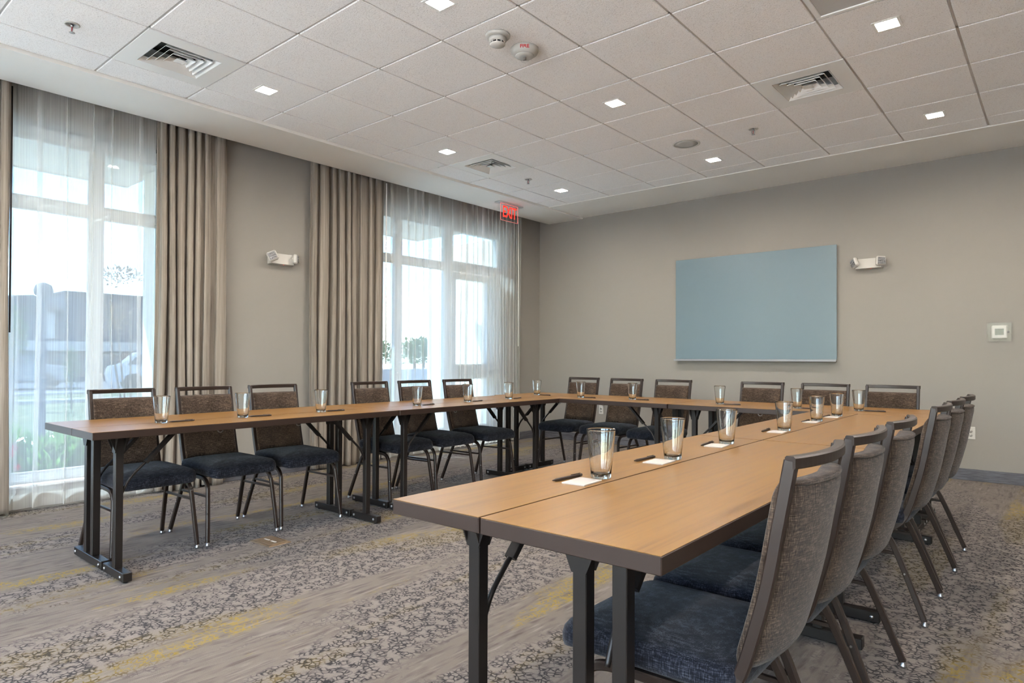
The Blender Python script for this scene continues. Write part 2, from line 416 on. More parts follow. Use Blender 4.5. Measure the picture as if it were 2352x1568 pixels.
for k, (a, b) in enumerate(ADDED_OPEN):  # unseen windows added only to brighten the room
    r = bpy.data.objects.new('window_%d' % (4 + k), None); C.objects.link(r); tag(r, 'added window for ceiling daylight, out of view in wall behind the camera, %s' % ('left', 'right')[k], None, None, 'structure')
    mid = (a + b) / 2
    for (u0, u1, w0, w1) in ((a, a + .05, .18, 2.86), (b - .05, b, .18, 2.86), (a + .05, b - .05, 2.78, 2.86), (a + .05, b - .05, .18, .25), (mid - .04, mid + .04, .25, 2.78)):
        MB().cbox(u0, u1, YN - .14, YN - .06, w0, w1, .004).build('rail', 'frame', r)
    for (u0, u1) in ((a + .05, mid - .04), (mid + .04, b - .05)): MB().box(u0, u1, YN - .103, YN - .097, .25, 2.78).build('pane', 'pane_clear', r)
dr = bpy.data.objects.new('door_1', None); C.objects.link(dr); tag(dr, 'pale glazed exterior door with transom light beside far window', None, None, 'structure')
bar_y(dr, 5.72, 5.80, 0, 2.86, 'jamb'); bar_y(dr, 6.64, 6.72, 0, 2.86, 'jamb')
bar_y(dr, 5.80, 6.64, 2.235, 2.36, 'transom'); bar_y(dr, 5.80, 6.64, 2.74, 2.86, 'head_rail')
MB().box(-5.936, -5.930, 5.80, 6.64, 2.36, 2.74).build('pane', 'pane', dr)
lf = MB(); lf.box(-5.955, -5.905, 5.805, 5.865, .02, 2.225); lf.box(-5.955, -5.905, 6.45, 6.635, .02, 2.225)
lf.box(-5.955, -5.905, 5.865, 6.45, 2.14, 2.225); lf.box(-5.955, -5.905, 5.865, 6.45, .86, 1.05); lf.box(-5.955, -5.905, 5.865, 6.45, .02, .26)
leaf = lf.build('door_leaf', 'frame', dr)
MB().box(-5.935, -5.929, 5.865, 6.45, 1.05, 2.14).build('pane', 'pane', leaf)
MB().box(-5.935, -5.929, 5.865, 6.45, .26, .86).build('pane', 'pane', leaf)
mb = MB(); mb.sweep([(-5.905, 5.90, .95), (-5.86, 5.90, .95), (-5.86, 6.52, .95), (-5.905, 6.52, .95)], csec(.012), (0, 0, 1)); mb.build('push_bar', 'alu', leaf)

# ------------------------------------------------------------------ curtains
def zfold(y0, y1, folds, x0, d):
    """plan outline of hanging cloth (y,x); folds = (centre, width) overlaps"""
    P = [(y0, x0)]
    for (c_, w_) in folds:
        P += [(c_ - w_ * .9, x0), (c_ + w_ / 2, x0 + d * .15), (c_ + w_ / 2 + .004, x0 + d * .5), (c_ - w_ / 2, x0 + d * .62), (c_ - w_ / 2 - .004, x0 + d), (c_ + w_ * .9, x0 + d * .25)]
    P.append((y1, x0)); return P
def chaikin(P, n=2):
    for _ in range(n):
        Q = [P[0]]
        for a, b in zip(P, P[1:]):
            Q += [(a[0] * .75 + b[0] * .25, a[1] * .75 + b[1] * .25), (a[0] * .25 + b[0] * .75, a[1] * .25 + b[1] * .75)]
        P = Q + [P[-1]]
    return P
def densify(P, step):
    out = [P[0]]
    for a, b in zip(P, P[1:]):
        d = math.hypot(b[0] - a[0], b[1] - a[1]); k = max(1, int(d / step))
        out += [(a[0] + (b[0] - a[0]) * i / k, a[1] + (b[1] - a[1]) * i / k) for i in range(1, k + 1)]
    return out
def sheer(label, y0, y1, folds, x0, seed, wand=None):
    rnd = random.Random(seed); root = thing('sheer_curtain', label, 'curtain', (x0, (y0 + y1) / 2, 0), 0, 'white sheer curtains at the windows')
    yc = (y0 + y1) / 2
    P = densify(chaikin(zfold(y0, y1, folds, 0, .055), 2), .03)
    ph = [rnd.uniform(0, 6) for _ in range(6)]
    zs = [.025, .12, .3, .6, 1.0, 1.5, 2.0, 2.5, 2.8, 3.0, 3.12]
    def off(y, z):
        k = 1 - z / 3.2
        return .012 * math.sin(y * 11 + ph[0]) * (1 - .3 * k) + .010 * math.sin(y * 23 + ph[1] + z * .5) + .012 * k * math.sin(y * 6 + ph[2])
    rows = [[(x + off(y, z), y - yc + .006 * math.sin(z * 2 + y * 5 + ph[3]), z) for (y, x) in P] for z in zs]
    MB().sheet(rows).build('fabric', 'sheer', root)
    zz = [.025, .075, .125]
    MB().sheet([[(x + off(y, z) - .004, y - yc + .006 * math.sin(z * 2 + y * 5 + ph[3]), z) for (y, x) in P] for z in zz]).build('hem', 'sheer', root)
    for (wy, wz, col) in (wand or []):
        MB().sweep([(.055, wy - yc, wz), (.05, wy - yc, 3.05)], csec(.006), (1, 0, 0), True).build('wand', col, root)
    return root
sheer('white sheer curtain over the near window left of the grey drape', 1.27, 2.20, [(1.401, .034), (1.575, .010), (1.74, .008), (1.874, .010), (2.076, .034)], -5.745, 3)
sheer('sheer curtain panel behind the narrow drape at the left edge', .15, 1.29, [(.4, .03), (.8, .03), (1.0, .02), (1.12, .03), (1.24, .03)], -5.765, 5, [(1.228, 1.295, 'bronze')])
sheer('white sheer curtain hanging across the far window and glazed door', 4.56, 6.98, [(4.68, .06), (4.917, .05), (5.02, .006), (5.13, .006), (5.265, .07), (5.40, .012), (5.60, .03), (5.78, .012), (5.877, .05), (5.99, .02), (6.07, .012), (6.158, .06), (6.27, .02), (6.368, .03), (6.43, .02), (6.498, .035), (6.57, .02), (6.63, .035), (6.70, .02), (6.766, .035), (6.84, .04), (6.895, .045), (6.935, .04)], -5.745, 9, [(6.855, 1.295, 'trimwhite'), (4.575, 1.064, 'trimwhite')])
def drape(label, y0, y1, seed, nf, x0=-5.725, amp=.045):
    rnd = random.Random(seed); yc = (y0 + y1) / 2; root = thing('drape', label, 'curtain', (x0, yc, 0), 0, 'taupe blackout drapes')
    N = nf * 26; W = y1 - y0
    widths = [rnd.uniform(.55, 1.5) for _ in range(nf)]; tot = sum(widths); acc = [0]
    for q in widths: acc.append(acc[-1] + q / tot)
    amps = [amp * rnd.uniform(.65, 1.2) for _ in range(nf)]
    sl = [rnd.uniform(-.6, .6) for _ in range(nf)]
    rows = []
    zs = [.012, .06, .2, .5, .9, 1.3, 1.7, 2.1, 2.5, 2.8, 3.0, 3.12]
    for z in zs:
        row = []; k = z / 3.1
        for i in range(N + 1):
            s_ = i / N; j = min(nf - 1, max(q for q in range(nf) if acc[q] <= s_ + 1e-9)); u = (s_ - acc[j]) / (acc[j + 1] - acc[j])
            uu = u * 2 * PI
            yy = y0 + W * s_ + (W * (acc[j + 1] - acc[j])) * .16 * math.sin(2 * uu + sl[j]) * (1 - .2 * k) + .018 * (1 - k) * math.sin(s_ * 9 + z * 1.3 + seed)
            xx = -math.cos(uu) * amps[j] * (1 - .35 * k) + .012 * (1 - k) * math.sin(s_ * 14 + z * 1.1 + seed)
            e = min(s_, 1 - s_) * N / 8
            if e < 1: xx = xx * e + (1 - e) * (-.02)
            row.append((xx, yy - yc, z + (.012 * math.sin(s_ * 20) if z < .03 else 0)))
        rows.append(row)
    o = MB().sheet(rows).build('fabric', 'drape', root)
    md = o.modifiers.new('thickness', 'SOLIDIFY'); md.thickness = .003
    return root
drape('taupe blackout drape on the right side of the near window', 2.215, 2.81, 4, 7)
drape('narrow taupe drape edge at the far left of the picture', 1.085, 1.225, 13, 2, x0=-5.69, amp=.03)
drape('taupe blackout drape on the left side of the far window', 3.66, 4.545, 8, 9)

# ------------------------------------------------------------------ tables
TL, ZT = 1.884, .761
def table_parts(root, wide, label=''):
    W = .452 if wide else .300
    hl, hw = TL / 2 - .001, W / 2 - .001
    top = MB().cbox(-hl, hl, -hw, hw, ZT - .038, ZT - .0012, .002).build('tabletop', 'edge', root)
    MB().box(-hl + .001, hl - .001, -hw + .001, hw - .001, ZT - .0012, ZT).build('laminate', 'wood', top)
    posts = (-.052, .052) if wide else (0,)
    fl = W / 2 - .012
    for s in (-1, 1):
        xp = s * (TL / 2 - .165)
        ft = MB().cbox(xp - .022, xp + .022, -fl, fl, .008, .052, .003).build('foot', 'black', root)
        for yy in (-fl + .03, fl - .03):
            for sx in (-1, 1):
                b = MB().lathe([(.009, 0), (.009, .004), (.005, .007)], 8); b.xf(Matrix.Translation((xp + sx * .022, yy, .03)) @ Matrix.Rotation(sx * PI / 2, 4, 'Y')); b.build('bolt', 'chrome', ft)
        for yy in (-fl + .03, fl - .03):
            MB().lathe([(.012, 0), (.012, .008)], 10, xp, yy).build('glide', 'dark', ft)
        for py in posts:
            MB().cbox(xp - .0185, xp + .0185, py - .0185, py + .0185, .052, ZT - .05, .002).build('post', 'black', root)
        # top bracket: flared plate hugging the posts, and cross bar under the top
        if wide:
            MB().cbox(xp - .02, xp + .02, -fl + .03, fl - .03, ZT - .058, ZT - .038, .002).build('cross_bar', 'black', root)
        mb = MB()
        for py in (() if wide else posts):
            for e in (-1, 1):
                yy = py + e * .0195
                mb.add([(xp - .05, yy, ZT - .04), (xp + .05, yy, ZT - .04), (xp + .0185, yy, ZT - .125), (xp - .0185, yy, ZT - .125),
                        (xp - .05, yy + e * .003, ZT - .04), (xp + .05, yy + e * .003, ZT - .04), (xp + .0185, yy + e * .003, ZT - .125), (xp - .0185, yy + e * .003, ZT - .125)],
                       [(0, 1, 2, 3), (4, 7, 6, 5), (0, 4, 5, 1), (1, 5, 6, 2), (2, 6, 7, 3), (3, 7, 4, 0)])
        for py in (posts[1:] if wide else posts):
            a, b, zt_, zb_ = .056, .0195, ZT - .04, ZT - .125
            for sx in (-1, 1):
                xx = xp + sx * .0195
                mb.add([(xx, py - a, zt_), (xx, py + a, zt_), (xx, py + b, zb_), (xx, py - b, zb_), (xx + sx * .003, py - a, zt_), (xx + sx * .003, py + a, zt_), (xx + sx * .003, py + b, zb_), (xx + sx * .003, py - b, zb_)],
                       [(0, 1, 2, 3), (4, 7, 6, 5), (0, 4, 5, 1), (1, 5, 6, 2), (2, 6, 7, 3), (3, 7, 4, 0)])
        mb.build('bracket', 'black', root)
        # folding brace: channel from underside, bent rod to the post
        d = -s
        ch = MB().sweep([(xp + d * .27, 0, ZT - .045), (xp + d * .13, 0, ZT - .19)], rsec(.034, .018, .2), (0, 1, 0)).build('brace', 'black', root)
        pth = catmull([(xp + d * .145, 0, ZT - .175), (xp + d * .10, 0, ZT - .215), (xp + d * .05, 0, ZT - .27), (xp + d * .018, 0, ZT - .335)], 5)
        MB().sweep(pth, csec(.0075), (0, 1, 0), True).build('brace_rod', 'black', ch)
        if wide:
            MB().cbox(xp + d * .05 - .02, xp + d * .05 + .02, -.02, .02, ZT - .055, ZT - .038, .002).build('latch_plate', 'black', root)
    # latch rings under the top
    mb = MB()
    for sx in (-.25, .25):
        mb.sweep([(sx + .016 * math.cos(a), 0, ZT - .045 - .016 * math.sin(a) - .004) for a in [k * PI / 8 for k in range(0, 9)]], csec(.003, 6), (0, 1, 0), True)
    mb.build('latch_ring', 'chrome', root)
wide0 = thing('folding_table', '', 'table'); table_parts(wide0, True)
narrow0 = thing('folding_table', '', 'table'); table_parts(narrow0, False)
used = {}
def place_table(wide, x, y, rot, label):
    src = wide0 if wide else narrow0; grp = 'wide folding tables' if wide else 'narrow folding tables'
    if wide not in used:
        used[wide] = 1; src.location = (x, y, 0); src.rotation_euler = (0, 0, rot); src['label'] = label; src['group'] = grp
        return src
    return dup(src, (x, y, 0), rot, label, grp)
xf = -3.538; yL1, yL2 = 1.085 + TL / 2, 1.085 + TL * 1.5 + .004
place_table(True, xf - .300 - .228, yL1, PI / 2, 'wide oak folding table, near end of window-side row, chair side')
place_table(False, xf - .150, yL1, PI / 2, 'narrow oak folding table, near end of window-side row, facing the room')
place_table(True, xf - .300 - .228, yL2, PI / 2, 'wide oak folding table, far end of window-side row, chair side')
place_table(False, xf - .150, yL2, PI / 2, 'narrow oak folding table, far end of window-side row, facing the room')
yf = 1.085 + TL * 2 + .010
xb1 = -2.463 - TL / 2; xb2 = -2.459 + TL / 2
place_table(True, xb1, yf + .300 + .228, 0, 'wide oak folding table along back wall, chair side, nearer the windows')
place_table(False, xb1, yf + .150, 0, 'narrow oak folding table along back wall, room side, nearer the windows')
place_table(True, xb2, yf + .300 + .228, 0, 'wide oak folding table along back wall, chair side, below the board')
place_table(False, xb2, yf + .150, 0, 'narrow oak folding table along back wall, room side, below the board')
RA = math.radians(.68); nx, ny = math.cos(RA), math.sin(RA); dx, dy = -math.sin(RA), math.cos(RA)
sx0, sy0 = -1.018, 1.088
def rpt(a, b): return (sx0 + nx * a + dx * b, sy0 + ny * a + dy * b)
place_table(True, *rpt(.228, TL / 2), PI / 2 + RA, 'wide oak folding table in the foreground, closest to camera, chair side')
place_table(False, *rpt(-.151, TL / 2), PI / 2 + RA, 'narrow oak folding table in the foreground, closest to camera, room side')
place_table(True, *rpt(.228, TL * 1.5 + .004), PI / 2 + RA, 'wide oak folding table, far end of right-hand row, chair side')
place_table(False, *rpt(-.151, TL * 1.5 + .004), PI / 2 + RA, 'narrow oak folding table, far end of right-hand row, room side')

# ------------------------------------------------------------------ chairs (local: +y front, origin on floor)
def cushion(mb, hw, y0, y1, z0, z1, r, crown=.012, nseg=8, taper=.0):
    """rounded upholstered pad: stacked outline loops"""
    def outline(inset, z, wrap=0):
        a0, a1, b0, b1 = -hw + inset, hw - inset, y0 + inset, y1 - inset
        rr = max(.005, r - inset * .5); pts = []
        for (cx_, cy_, st) in ((a1 - rr, b1 - rr, 0), (a0 + rr, b1 - rr, PI / 2), (a0 + rr, b0 + rr, PI), (a1 - rr, b0 + rr, 1.5 * PI)):
            for k in range(nseg + 1):
                an = st + k * (PI / 2) / nseg; px, py = cx_ + rr * math.cos(an), cy_ + rr * math.sin(an)
                f = (py - y0) / (y1 - y0); px *= 1 - taper * (1 - f)
                pts.append((px, py, z - wrap * max(0, f - .75) ** 2))
        return pts
    h = z1 - z0; L = []
    for (ins, zz) in ((.012, 0), (.003, .08), (0, .3), (0, .55), (.004, .78), (.014, .93), (.032, 1.0), (.065, 1.0 + crown * .6 / h), (.12, 1.0 + crown / h)):
        L.append(outline(ins, z0 + h * zz, .35))
    n = len(L[0]); vs = [p for l_ in L for p in l_]; fs = []
    for i in range(len(L) - 1):
        for k in range(n):
            k2 = (k + 1) % n; fs.append((i * n + k, i * n + k2, (i + 1) * n + k2, (i + 1) * n + k))
    fs.append(tuple(range(n - 1, -1, -1))); fs.append(tuple((len(L) - 1) * n + k for k in range(n)))
    return mb.add(vs, fs, True)
UP = [(-.283, .918), (-.258, .78), (-.233, .645), (-.192, .492), (-.166, .43), (-.135, .396), (-.095, .383), (-.03, .388)]
upc = catmull([(0, a, b) for a, b in UP], 5)
def up_at(z):
    for a, b in zip(upc, upc[1:]):
        if a.z >= z >= b.z:
            f = (a.z - z) / max(1e-6, a.z - b.z); return a.y + (b.y - a.y) * f
    return upc[-1].y
def make_chair(root):
    seat = cushion(MB(), .222, -.185, .282, .412, .478, .06, .014, taper=.05).build('seat', 'tweed_seat', root)
    MB().cbox(-.19, .19, -.15, .245, .398, .413, .004).build('seat_pan', 'dark', seat)
    # backrest shell bowed backwards
    def bk(u, v, side):
        z = .468 + (.872 - .468) * v; x = u * .168
        bow = -.030 * (1 - u * u)
        rim = (max(0, 1 - (1 - abs(u)) * 9) ** 2 * .010) + (max(0, 1 - min(v, 1 - v) * 11) ** 2 * .011)
        th = .026 - rim
        y = up_at(z) + bow + (th + .010 if side > 0 else -th * .75)
        return (x, y, z)
    nu, nv = 16, 18; us = [-1 + 2 * i / nu for i in range(nu + 1)]; vs_ = [j / nv for j in range(nv + 1)]
    # squeeze samples to the edges
    us = [math.copysign(1 - (1 - abs(u)) ** 1.5, u) for u in us]; vs_ = [(.5 - .5 * (1 - (2 * v)) ** .75) if v < .5 else (.5 + .5 * (2 * v - 1) ** .75) for v in vs_]
    fr = [[bk(u, v, 1) for u in us] for v in vs_]; ba = [[bk(u, v, -1) for u in us] for v in vs_]
    mb = MB(); mb.sheet(fr); mb.sheet([r[::-1] for r in ba])
    n = nu + 1; o2 = n * (nv + 1)
    F = lambda j, i: j * n + i
    B = lambda j, i: o2 + j * n + (nu - i)
    fs = []
    for j in range(nv): fs += [(F(j, 0), F(j + 1, 0), B(j + 1, 0), B(j, 0)), (F(j, nu), B(j, nu), B(j + 1, nu), F(j + 1, nu))]
    for i in range(nu): fs += [(F(0, i), B(0, i), B(0, i + 1), F(0, i + 1)), (F(nv, i), F(nv, i + 1), B(nv, i + 1), B(nv, i))]
    for f in fs: mb.f.append(f); mb.sm.append(True)
    back = mb.build('backrest', 'tweed_back', root)
    # piping seam along the rear top edge
    pp = [(u * .164, bk(u, .985, -1)[1] - .001, .868) for u in us]
    MB().sweep(pp, csec(.004, 6), (0, 0, 1), True).build('piping', 'tweed_back', back)
    # top rail bowed back
    pr = [(u / 10 * .186, -.283 - .030 * (1 - (u / 10) ** 2), .915) for u in range(-10, 11)]
    MB().sweep(pr, rsec(.026, .024, .3), (0, 0, 1)).build('top_rail', 'bronze', root)
    for s in (-1, 1):
        up_ = [Vector((s * (.177 + .010 * max(0, (.45 - p.z)) / .1), p.y, p.z)) for p in upc]
        MB().sweep(up_, rsec(.021, .027, .3), (1, 0, 0)).build('upright', 'bronze', root)
        fl = catmull([(s * .190, -.06, .389), (s * .196, .06, .389), (s * .201, .13, .388), (s * .204, .172, .376), (s * .206, .198, .345), (s * .209, .210, .30), (s * .226, .247, .022)], 5)
        leg = MB().sweep(fl, rsec(.021, .023, .35), (1, 0, 0)).build('front_leg', 'bronze', root)
        MB().lathe([(.009, .0), (.012, .002), (.012, .008), (.0085, .014), (.0085, .026)], 12, s * .2265, .248).build('glide', 'chrome', leg)
        rl = catmull([(s * .196, -.01, .386), (s * .197, -.055, .380), (s * .200, -.098, .352), (s * .203, -.135, .312), (s * .226, -.252, .022)], 5)
        leg = MB().sweep(rl, rsec(.021, .023, .35), (1, 0, 0)).build('rear_leg', 'bronze', root)
        MB().lathe([(.009, .0), (.012, .002), (.012, .008), (.0085, .014), (.0085, .026)], 12, s * .2265, -.253).build('glide', 'chrome', leg)
        mb = MB()
        for (yy, zz) in ((-.178, .205), (.236, .19)):
            b = MB().lathe([(.004, 0), (.004, .003)], 8); b.xf(Matrix.Translation((s * .224, yy, zz)) @ Matrix.Rotation(s * PI / 2, 4, 'Y')); mb.add(b.v, b.f)
        mb.build('stack_button', 'chrome', leg)
        MB().sweep([(s * .205, -.148, .283), (s * .209, .209, .287)], rsec(.012, .014, .3), (1, 0, 0)).build('stretcher', 'bronze', root)
    MB().sweep([(-.195, .10, .392), (.195, .10, .392)], rsec(.02, .012, .3), (0, 1, 0)).build('cross_rail', 'bronze', root)
    MB().sweep([(-.195, -.03, .392), (.195, -.03, .392)], rsec(.02, .012, .3), (0, 1, 0)).build('cross_rail', 'bronze', root)
chair0 = thing('stacking_chair', '', 'chair'); make_chair(chair0)
ORD = ['first', 'second', 'third', 'fourth', 'fifth', 'sixth']
chairs = []
for k, y in enumerate((1.522, 2.026, 2.522, 3.405, 3.895, 4.42)):
    chairs.append((-4.150 + (.0, .006, -.002, .0, -.004, .01)[k], y, -PI / 2 + math.radians((0, 1, -1, 1.5, 0, 0)[k]), '%s tweed stacking chair from the near end of the window-side row' % ORD[k], 'chairs in the window-side row'))
for k, x in enumerate((-3.93, -3.42, -2.895, -2.045, -1.52, -1.035)):
    chairs.append((x, 5.568, PI + math.radians((1.5, -1, .5, 0, 1, -.5)[k]), '%s tweed stacking chair from the left along the back wall' % ORD[k], 'chairs along the back wall'))
for k, y in enumerate((1.553, 2.03, 2.53, 3.46, 3.962, 4.448)):
    chairs.append((-.705, y, PI / 2 + math.radians((0, 0, .5, 0, -1, 0)[k]), '%s tweed stacking chair from the camera in the right-hand row, seen from behind' % ORD[k], 'chairs in the right-hand row'))
for k, (x, y, a, lab, grp) in enumerate(chairs):
    if k == 0:
        chair0.location = (x, y, 0); chair0.rotation_euler = (0, 0, a); chair0['label'] = lab; chair0['group'] = grp
    else: dup(chair0, (x, y, 0), a, lab, grp)

# ------------------------------------------------------------------ glasses, pens, notepads
gp = [(0.0, .0), (.026, .0), (.0298, .0012), (.0308, .005), (.0352, .055), (.0395, .10), (.0438, .145), (.0444, .1475), (.0436, .149), (.0422, .1475), (.0416, .145), (.0372, .10), (.0328, .055), (.0288, .020), (.026, .0145), (.018, .012), (.0, .0115)]
def glass_mesh():
    mb = MB(); n = 40; prof = gp[1:-1]; mb.lathe(prof, n, smooth=True); return mb.mesh('tumbler', 'glass')
gme = glass_mesh()
def pen_mesh():
    mb = MB(); pr = [(.0012, -.071), (.0022, -.066), (.0040, -.056), (.0046, -.050), (.0046, .052), (.0052, .053), (.0052, .058), (.0044, .060), (.0044, .069), (.0025, .070)]
    mb.lathe(pr, 12); mb.xf(Matrix.Rotation(PI / 2, 4, 'Y')); mb.xf(Matrix.Translation((0, 0, .0052)))
    mb.box(.018, .062, -.0016, .0016, .0104, .0118); return mb.mesh('pen', 'pen')
pme = pen_mesh()
padme = MB().cbox(-.052, .052, -.038, .038, 0, .004, .0006).mesh('notepad', 'paper')
rowtxt = {'L': 'window-side tables', 'B': 'back tables', 'R': 'right-hand tables'}
near = {'L': 'near end', 'B': 'left end', 'R': 'near end'}
setL = [(-3.800, 1.50), (-3.795, 1.965), (-3.805, 2.515), (-3.775, 3.34), (-3.80, 3.92), (-3.81, 4.46)]
setB = [(-4.03, 5.15), (-3.468, 5.10), (-2.958, 5.17), (-2.133, 5.13), (-1.526, 5.10), (-1.121, 5.16)]
setR = [(-1.078, 1.695), (-1.085, 2.186), (-1.108, 2.738), (-1.094, 3.448), (-1.119, 4.114), (-1.117, 4.558)]
for key, S in (('L', setL), ('B', setB), ('R', setR)):
    for k, (x, y) in enumerate(S):
        g = link('pint_glass', gme); g.location = (x, y, ZT); g.rotation_euler[2] = k * .7
        tag(g, 'empty clear pint glass, %s from the %s of the %s' % (ORD[k], near[key], rowtxt[key]), 'glass', 'pint glasses')
        p = link('pen', pme)
        if key == 'L': p.location = (x + .012, y + .105, ZT); p.rotation_euler[2] = PI / 2 + math.radians((2, -8, -5, 6, 5, 8)[k])
        elif key == 'B': p.location = (x + .10, y - .005, ZT); p.rotation_euler[2] = math.radians((4, -3, -5, 8, 0, 6)[k])
        else: p.location = (-1.142 - .010 * (k > 0) - .006 * (k > 1), y - .085, ZT); p.rotation_euler[2] = PI / 2 + math.radians((-3, -2, 3, 3, -2, -2)[k])
        tag(p, 'dark ballpoint pen beside the %s glass from %s of %s' % (ORD[k], near[key], rowtxt[key]), 'pen', 'pens on the tables')
        if key == 'R':
            q = link('notepad', padme); q.location = (x - .003, y - .098, ZT); q.rotation_euler[2] = PI / 2 + math.radians((4, 3, 6, 5, 3, 3)[k])
            tag(q, 'small white notepad by the %s glass from near end of right-hand tables' % ORD[k], 'notepad', 'notepads on the right-hand tables')

# ------------------------------------------------------------------ ceiling fixtures
def light_parts(root):
    # local origin at the tile face
    h = .062
    tr = MB()
    for (a, b, c_, d_) in ((-.072, .072, -.072, -.055), (-.072, .072, .055, .072), (-.072, -.055, -.055, .055), (.055, .072, -.055, .055)): tr.cbox(a, b, c_, d_, -.005, -.0015, .001)
    tr.build('trim', 'trimwhite', root)
    hs = MB()
    for (a, b, c_, d_) in ((-.062, .062, -.062, -.056), (-.062, .062, .056, .062), (-.062, -.056, -.056, .056), (.056, .062, -.056, .056)): hs.box(a, b, c_, d_, -.0015, .045)
    hs.box(-.062, .062, -.062, .062, .045, .05); hs.build('housing', 'trimwhite', root)
    MB().box(-.0555, .0555, -.0555, .0555, .004, .010).build('diffuser', 'lamp', root)
l0 = thing('recessed_light', '', 'ceiling light'); light_parts(l0)
LL = {(1, 8): 'near left, beside the big near air vent', (4, 8): 'at the top edge, cut off by the picture', (4, 11): 'in the middle of the ceiling, right of the fire strobe', (1, 11): 'by the window side air vent',
      (1, 14): 'farthest left, in the corner by the exit sign', (4, 14): 'beside the round speaker near the back wall', (7, 11): 'beside the return grille at upper right', (7, 14): 'at far right near the back wall'}
first = True
for i in (1, 4, 7, 10):
    for j in (2, 5, 8, 11, 14):
        x, y = GX[i] + .3048, GY[j] + .3048
        lab = LL.get((i, j)); grp = 'square recessed ceiling lights' if lab else 'ceiling lights outside the picture'
        lab = ('small square recessed light ' + lab) if lab else 'small square recessed ceiling light outside the picture'
        if first: l0.location = (x, y, ZC); l0['label'] = lab; l0['group'] = grp; first = False
        else: dup(l0, (x, y, ZC), 0, lab, grp)
def vent_parts(root):
    a = .3
    mb = MB(); op = .190
    for (x0, x1, y0, y1) in ((-a, a, -a, -op), (-a, a, op, a), (-a, -op, -op, op), (op, a, -op, op)): mb.box(x0, x1, y0, y1, -.004, .004)
    mb.build('face_panel', 'trimwhite', root)
    MB().box(-op, op, -op, op, .10, .105).build('duct', 'dark', root)
    mb = MB()
    for (x0, x1, y0, y1) in ((-op - .004, op + .004, -op - .004, -op), (-op - .004, op + .004, op, op + .004), (-op - .004, -op, -op, op), (op, op + .004, -op, op)): mb.box(x0, x1, y0, y1, .004, .10)
    mb.build('collar', 'trimwhite', root)
    for (ro, ri) in ((.187, .163), (.149, .125), (.111, .087), (.073, .049)):
        z0, z1 = -.004, .024; t_ = .002
        vs = []
        for (r_, z) in ((ro, z0), (ri, z1), (ri, z1 + t_ * 1.5), (ro, z0 + t_ * 1.5)):
            vs += [(-r_, -r_, z), (r_, -r_, z), (r_, r_, z), (-r_, r_, z)]
        fs = []
        for i in range(4):
            i2 = (i + 1) % 4
            for k in range(4):
                k2 = (k + 1) % 4; fs.append((i * 4 + k, i * 4 + k2, i2 * 4 + k2, i2 * 4 + k))
        MB().add(vs, fs).build('louver', 'trimwhite', root)
    vs = [(-.032, -.032, -.006), (.032, -.032, -.006), (.032, .032, -.006), (-.032, .032, -.006), (0, 0, .02)]
    MB().add(vs, [(0, 1, 2, 3), (0, 4, 1), (1, 4, 2), (2, 4, 3), (3, 4, 0)]).build('center_cone', 'trimwhite', root)
v0 = thing('air_vent', '', 'air vent'); vent_parts(v0)
for k, ((i, j), lab) in enumerate(zip(VENT_CELLS, ('large square ceiling air diffuser at upper left, nearest the camera', 'square ceiling air diffuser on the right side of the ceiling', 'square ceiling air diffuser near the far left corner above the curtains'))):
    loc = (GX[i] + .3048, GY[j] + .3048, ZC)
    if k == 0: v0.location = loc; v0['label'] = lab; v0['group'] = 'square air diffusers'
    else: dup(v0, loc, 0, lab, 'square air diffusers')
i, j = GRILLE_CELL
g = thing('return_grille', 'perforated return air grille at the top edge of the picture', 'air grille', (GX[i] + .3048, GY[j] + .3048, ZC))
mb = MB()
for (x0, x1, y0, y1) in ((-.298, .298, -.298, -.27), (-.298, .298, .27, .298), (-.298, -.27, -.27, .27), (.27, .298, -.27, .27)): mb.cbox(x0, x1, y0, y1, -.005, .01, .002)
mb.build('frame', 'trimwhite', g); MB().box(-.27, .27, -.27, .27, .002, .004).build('perforated_sheet', 'perf', g)
MB().box(-.29, .29, -.29, .29, .011, .016).build('backing', 'dark', g)
def sprinkler(x, y, lab):
    r = thing('sprinkler_head', lab, 'sprinkler', (x, y, ZC), 0, 'fire sprinkler heads')
    MB().lathe([(.040, -.002), (.040, -.005), (.036, -.008), (.030, -.006), (.028, -.003), (.016, -.003), (.016, .0)], 24).build('escutcheon', 'plastic', r)
    mb = MB(); mb.lathe([(.009, -.003), (.009, -.014), (.006, -.018)], 12)
    for s in (-1, 1): mb.sweep(catmull([(s * .006, 0, -.014), (s * .014, 0, -.026), (s * .010, 0, -.040), (0, 0, -.048)], 4), csec(.0022, 6), (0, 1, 0), True)
    mb.build('frame', 'chrome', r)
    MB().lathe([(.003, -.046), (.015, -.050), (.015, -.052), (.003, -.052)], 16).build('deflector', 'chrome', r)
    MB().lathe([(.0025, -.016), (.0025, -.046)], 8).build('bulb', 'red', r)
sprinkler(-4.434, 1.233, 'fire sprinkler head at the upper left, left of the near air vent')
sprinkler(-4.434, 5.50, 'small fire sprinkler head above the exit sign corner')
sprinkler(-1.997, 5.50, 'small fire sprinkler head right of the round ceiling speaker')
r = thing('smoke_detector', 'round white smoke detector with dark sensing slots, beside the fire strobe', 'smoke detector', (-2.60, 2.925, ZC))
MB().lathe([(.075, -.002), (.075, -.012), (.068, -.020), (.052, -.022)], 32).build('base', 'plastic', r)
MB().lathe([(.054, -.020), (.052, -.040), (.047, -.046)], 32).build('housing', 'plastic', r)
MB().lathe([(.040, -.044), (.040, -.060)], 24).build('sensing_chamber', 'dark', r)
mb = MB()
for k in range(10):
    a = 2 * PI * k / 10; mb.box(-.0025, .0025, .038, .046, -.060, -.044); mb.xf(Matrix.Rotation(a, 4, 'Z'), len(mb.v) - 8)
mb.build('slot_rib', 'plastic', r)
